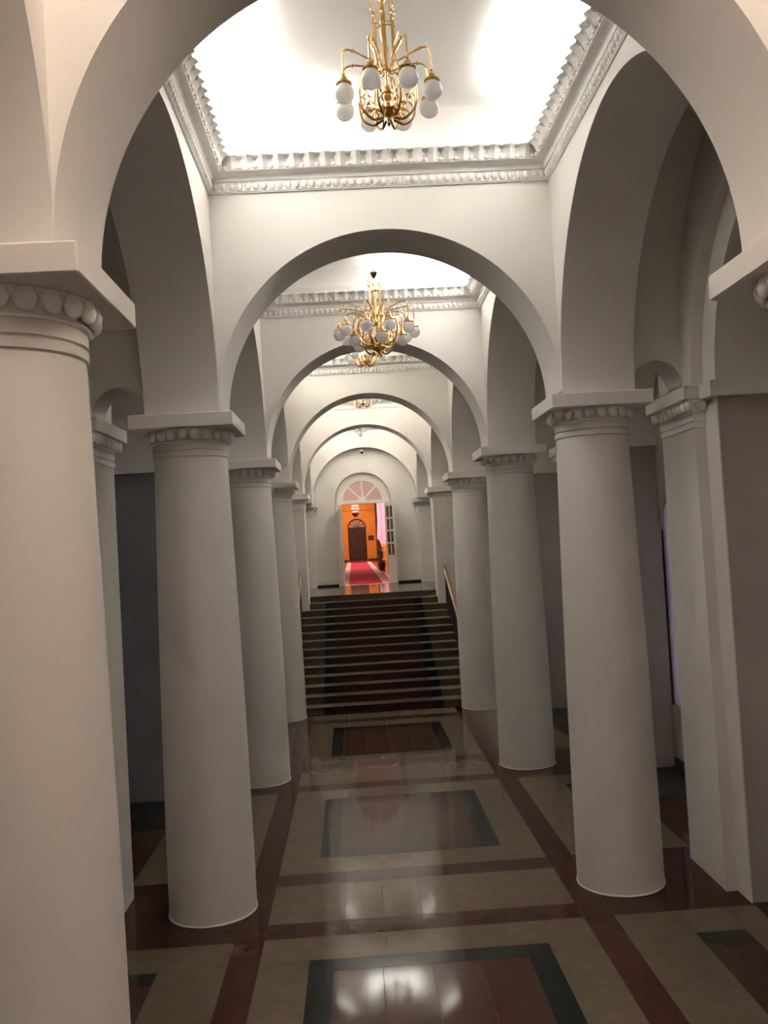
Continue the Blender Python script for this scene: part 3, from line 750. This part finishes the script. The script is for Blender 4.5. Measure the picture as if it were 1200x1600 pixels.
# ------------------------------------------------------------------ corridor beyond the door
CX0, CX1, CY0, CY1, CZ = -2.6, 1.62, YEND+.33, 72.0, 7.9
bm = NEW(); box(bm, CX0-.3, CX1+.3, CY0-.33, CY1+.3, HL-.3, HL-.004); struct(obj('floor_corridor', bm, 'parquet'), 'glossy reddish floor of the orange corridor beyond the door', 'floor')
bm = NEW(); box(bm, CX0-.3, CX1+.3, CY0, CY1+.3, CZ, CZ+.2); struct(obj('ceiling_corridor', bm, 'ceil'), 'pale ceiling of the orange corridor', 'ceiling')
bm = NEW(); box(bm, CX0-.3, CX0, CY0, CY1+.3, HL-.1, CZ); struct(obj('wall_corridor_left', bm, 'orange'), 'orange left wall of the corridor', 'wall')
bm = NEW(); box(bm, CX1, CX1+.3, CY0, 42, HL-.1, CZ); box(bm, CX1, CX1+.3, 67, CY1+.3, HL-.1, CZ); box(bm, CX1, CX1+.3, 42, 67, HL-.1, 3.3); box(bm, CX1, CX1+.3, 42, 67, 7.2, CZ)
for y in (50, 58): box(bm, CX1, CX1+.3, y, y+.8, 3.3, 7.2)
struct(obj('wall_corridor_right', bm, 'orange'), 'orange right wall of the corridor with tall windows', 'wall')
DC = -.13
bm = NEW(); arch_block(bm, 'x', CX0, CX1, CY1, CY1+.3, DC, .74, 5.12, HL, CZ, 32)
struct(obj('wall_corridor_end', bm, 'orange', smooth=35), 'orange wall at the far end of the corridor', 'wall')
bm = NEW(); box(bm, CX0, DC-.74, CY1-.06, CY1, 6.6, 6.75); box(bm, CX0, CX1, CY1-.06, CY1, 6.62, 6.75)
bm.free(); bm = NEW(); box(bm, CX0, CX1, CY1-.08, CY1, 6.55, 6.70)
struct(obj('trim_6', bm, 'orange'), 'thin orange moulding high on the far corridor wall', 'moulding')
bm = NEW(); box(bm, CX0, DC-.80, CY1-.04, CY1, HL, HL+.16); box(bm, DC+.80, CX1, CY1-.04, CY1, HL, HL+.16)
struct(obj('baseboard_corridor', bm, 'darkwood'), 'dark baseboard of the far orange wall', 'baseboard')
d2 = struct(empty('door_2', (DC, CY1+.08, HL)), 'dark arched wooden door at the far end of the orange corridor', 'door')
bm = NEW(); box(bm, -.74, .74, -.02, .06, 0, 5.12-HL); obj('door_body', bm, 'darkwood', d2)
for xa, xb in ((-.62, -.08), (.08, .62)):
    for za, zb in ((.15, .8), (.95, 2.5)):
        bm = NEW(); box(bm, xa, xb, -.05, -.02, za, zb); obj('door_panel', bm, 'darkwood', d2, bevel=.02)
bm = NEW(); tube(bm, [(.70*math.cos(PI*i/24), 0, 5.12-HL + .70*math.sin(PI*i/24)) for i in range(25)], .05, 6); tube(bm, [(-.74, 0, 5.12-HL), (.74, 0, 5.12-HL)], .05, 6)
for q in range(1, 6): tube(bm, [(.08*math.cos(PI*q/6), 0, 5.12-HL+.08*math.sin(PI*q/6)), (.7*math.cos(PI*q/6), 0, 5.12-HL+.7*math.sin(PI*q/6))], .025, 5)
obj('fanlight_frame', bm, 'darkwood', d2)
M['paleglass'] = mat('pale_pink_glass', (0.55, 0.36, 0.28), 0.3, var=0.05, scale=5)
for q in range(6):
    bm = NEW(); a0, a1 = PI*q/6, PI*(q+1)/6
    for yy in (.01, .025):
        bm.faces.new([bm.verts.new((r*math.cos(a), yy, 5.12-HL + r*math.sin(a))) for r, a in [(.05, a1), (.05, a0)] + [(.72, a0+(a1-a0)*i/5) for i in range(6)]])
    obj('fanlight_pane', bm, 'paleglass', d2)
bm = NEW(); box(bm, 1.32, CX1-.002, 68.0, 69.5, HL, CZ-.01)
box(bm, 1.22, CX1-.002, 67.9, 69.6, 6.9, 7.1)
struct(obj('trim_7', bm, 'darkwood'), 'dark wooden pilaster at the end of the corridor beside the pink curtains', 'pilaster')
# carpet runner
rn = empty('carpet_runner', (-.11, 33, HL)); tag(rn, 'long red carpet runner with white borders on the corridor floor', 'carpet')
def rbox(name, a, b, z, m):
    bm = NEW(); box(bm, a, b, 32.25-33, 68-33, -.003, z); return obj(name, bm, m, rn)
rbox('red_field', -.62, .60, .012, 'carpetr'); rbox('white_border', -.90, -.62, .012, 'carpetw'); rbox('white_border', .60, .88, .012, 'carpetw')
rbox('edge_binding', -.95, -.90, .010, 'carpetr'); rbox('edge_binding', .88, .93, .010, 'carpetr')
# pink curtains on the right
for i, (ya, yb_) in enumerate(((51.2, 57.6), (59.2, 66.2))):
    cu = empty('pink_curtain', (1.5, (ya+yb_)/2, 3.9)); tag(cu, ['nearer of the pink sheer curtains at the corridor windows', 'farther of the pink sheer curtains, next to the dark wooden pilaster'][i], 'curtain', 'pink corridor curtains')
    bm = NEW(); n = 80; L = yb_-ya
    rowsv = []
    for z in (3.3, 1.6, .04):
        rowsv.append([bm.verts.new((.11*math.sin(j*.9+.3*math.sin(j*.37)) - (.10 if z < 1 else 0)*math.cos(j*.17), -L/2 + L*j/n, z + (.25*math.sin(j*.2) if z < 1 else 0))) for j in range(n+1)])
    for a, b in zip(rowsv, rowsv[1:]):
        for j in range(n): bm.faces.new((a[j], a[j+1], b[j+1], b[j]))
    obj('cloth', bm, 'pinkc', cu, smooth=60)
    bm = NEW(); tube(bm, [(0, -L/2, 3.32), (0, L/2, 3.32)], .03, 6); obj('curtain_rod', bm, 'darkwood', cu)
# potted plants
for i, (px, py, h) in enumerate(((.98, 47.5, 1.45), (1.15, 53.0, 1.3))):
    pl = empty('potted_plant', (px, py, HL)); tag(pl, ['nearer dark leafy potted plant by the corridor windows', 'farther dark leafy potted plant under the pink curtains'][i], 'plant', 'corridor plants')
    bm = NEW(); lathe(bm, [(0, -.003), (.15, -.003), (.20, .30), (.22, .32), (.22, .36), (.18, .36), (.17, .31), (0, .31)], 18); obj('pot', bm, 'pot', pl, smooth=35)
    bm = NEW(); tube(bm, [(0, 0, .3), (.01, 0, .8), (0, 0, h-.2)], .018, 6); obj('stem', bm, 'pot', pl)
    for j in range(34):
        a = random.uniform(0, 2*PI); z0 = random.uniform(.45, h-.2); ln = random.uniform(.2, .34); up = random.uniform(-.05, .25)
        bm = NEW(); w = .05; c, s = math.cos(a), math.sin(a)
        pp = [(0, 0, 0), (.4, 1, .6), (.75, .8, .7), (1, 0, .45)]
        L_ = [bm.verts.new((t*ln*c - wd*w*s, t*ln*s + wd*w*c, z0 + up*zz)) for t, wd, zz in pp]
        R_ = [bm.verts.new((t*ln*c + wd*w*s, t*ln*s - wd*w*c, z0 + up*zz - .004)) for t, wd, zz in pp]
        for q in range(3): bm.faces.new((L_[q], L_[q+1], R_[q+1], R_[q]))
        obj('leaf', bm, 'leaf', pl)
# plaque
pq = empty('wall_plaque', (.98, CY1-.02, 4.25)); tag(pq, 'small dark bronze plaque on the orange wall right of the far door', 'plaque')
bm = NEW(); box(bm, -.20, .20, -.02, .018, -.16, .16); obj('plate', bm, 'plaque', pq, bevel=.01)
bm = NEW(); box(bm, -.225, .225, -.012, .018, -.185, -.16); box(bm, -.225, .225, -.012, .018, .16, .185); box(bm, -.225, -.2, -.012, .018, -.16, .16); box(bm, .2, .225, -.012, .018, -.16, .16); obj('rim', bm, 'darkwood', pq)
# corridor chandelier, then the added corridor lights
cc = empty('corridor_chandelier', (-.25, 55, 5.55)); tag(cc, 'pink crystal chandelier with dark bowl hanging in the orange corridor', 'chandelier')
bm = NEW(); lathe(bm, [(0, -.05), (.06, -.04), (.16, .05), (.22, .16), (.22, .2), (0, .2)], 18); obj('bowl', bm, 'darkwood', cc, smooth=40)
bm = NEW(); lathe(bm, [(0, 1.05), (.02, 1.05), (.02, CZ-5.55), (0, CZ-5.55)], 8); obj('rod', bm, 'brass', cc)
for j in range(5):
    for i in range(10):
        if j == 0 and False: continue
        a = 2*PI*(i + .5*(j % 2))/10; rr = .16 + .05*math.sin(j*1.4)
        bm = NEW(); sphere(bm, (rr*math.cos(a), rr*math.sin(a), .27 + j*.18), .055, 8, 5, (1, 1, 1.6)); obj('crystal_drop', bm, 'crystal', cc, smooth=60)
def point(name, loc, w, col, rad=.12):
    l = bpy.data.lights.new(name, 'POINT'); l.energy = w; l.color = col; l.shadow_soft_size = rad
    o = bpy.data.objects.new(name, l); C.objects.link(o); o.location = loc
for yy, w in ((53, 100), (62, 110), (69, 60)):
    area_light('corridor_fill_light', (-.4, yy, CZ-.02), (0, 0, -1), (1, 0, 0), 1.2, 1.2, w*0.95, (1, .82, .58)).data.spread = PI  # added ceiling lights to brighten the corridor, without fittings
point('corridor_fill_light', (-.1, 33.2, 7.5), 30, (1, .88, .75), .25)  # added light, out of sight above the doorway, brightens the near carpet
area_light('window_daylight', (CX1+.9, 58, 5.3), (-1, 0, 0), (0, 1, 0), 18, 4, 130, (1, .80, .90)).data.spread = PI
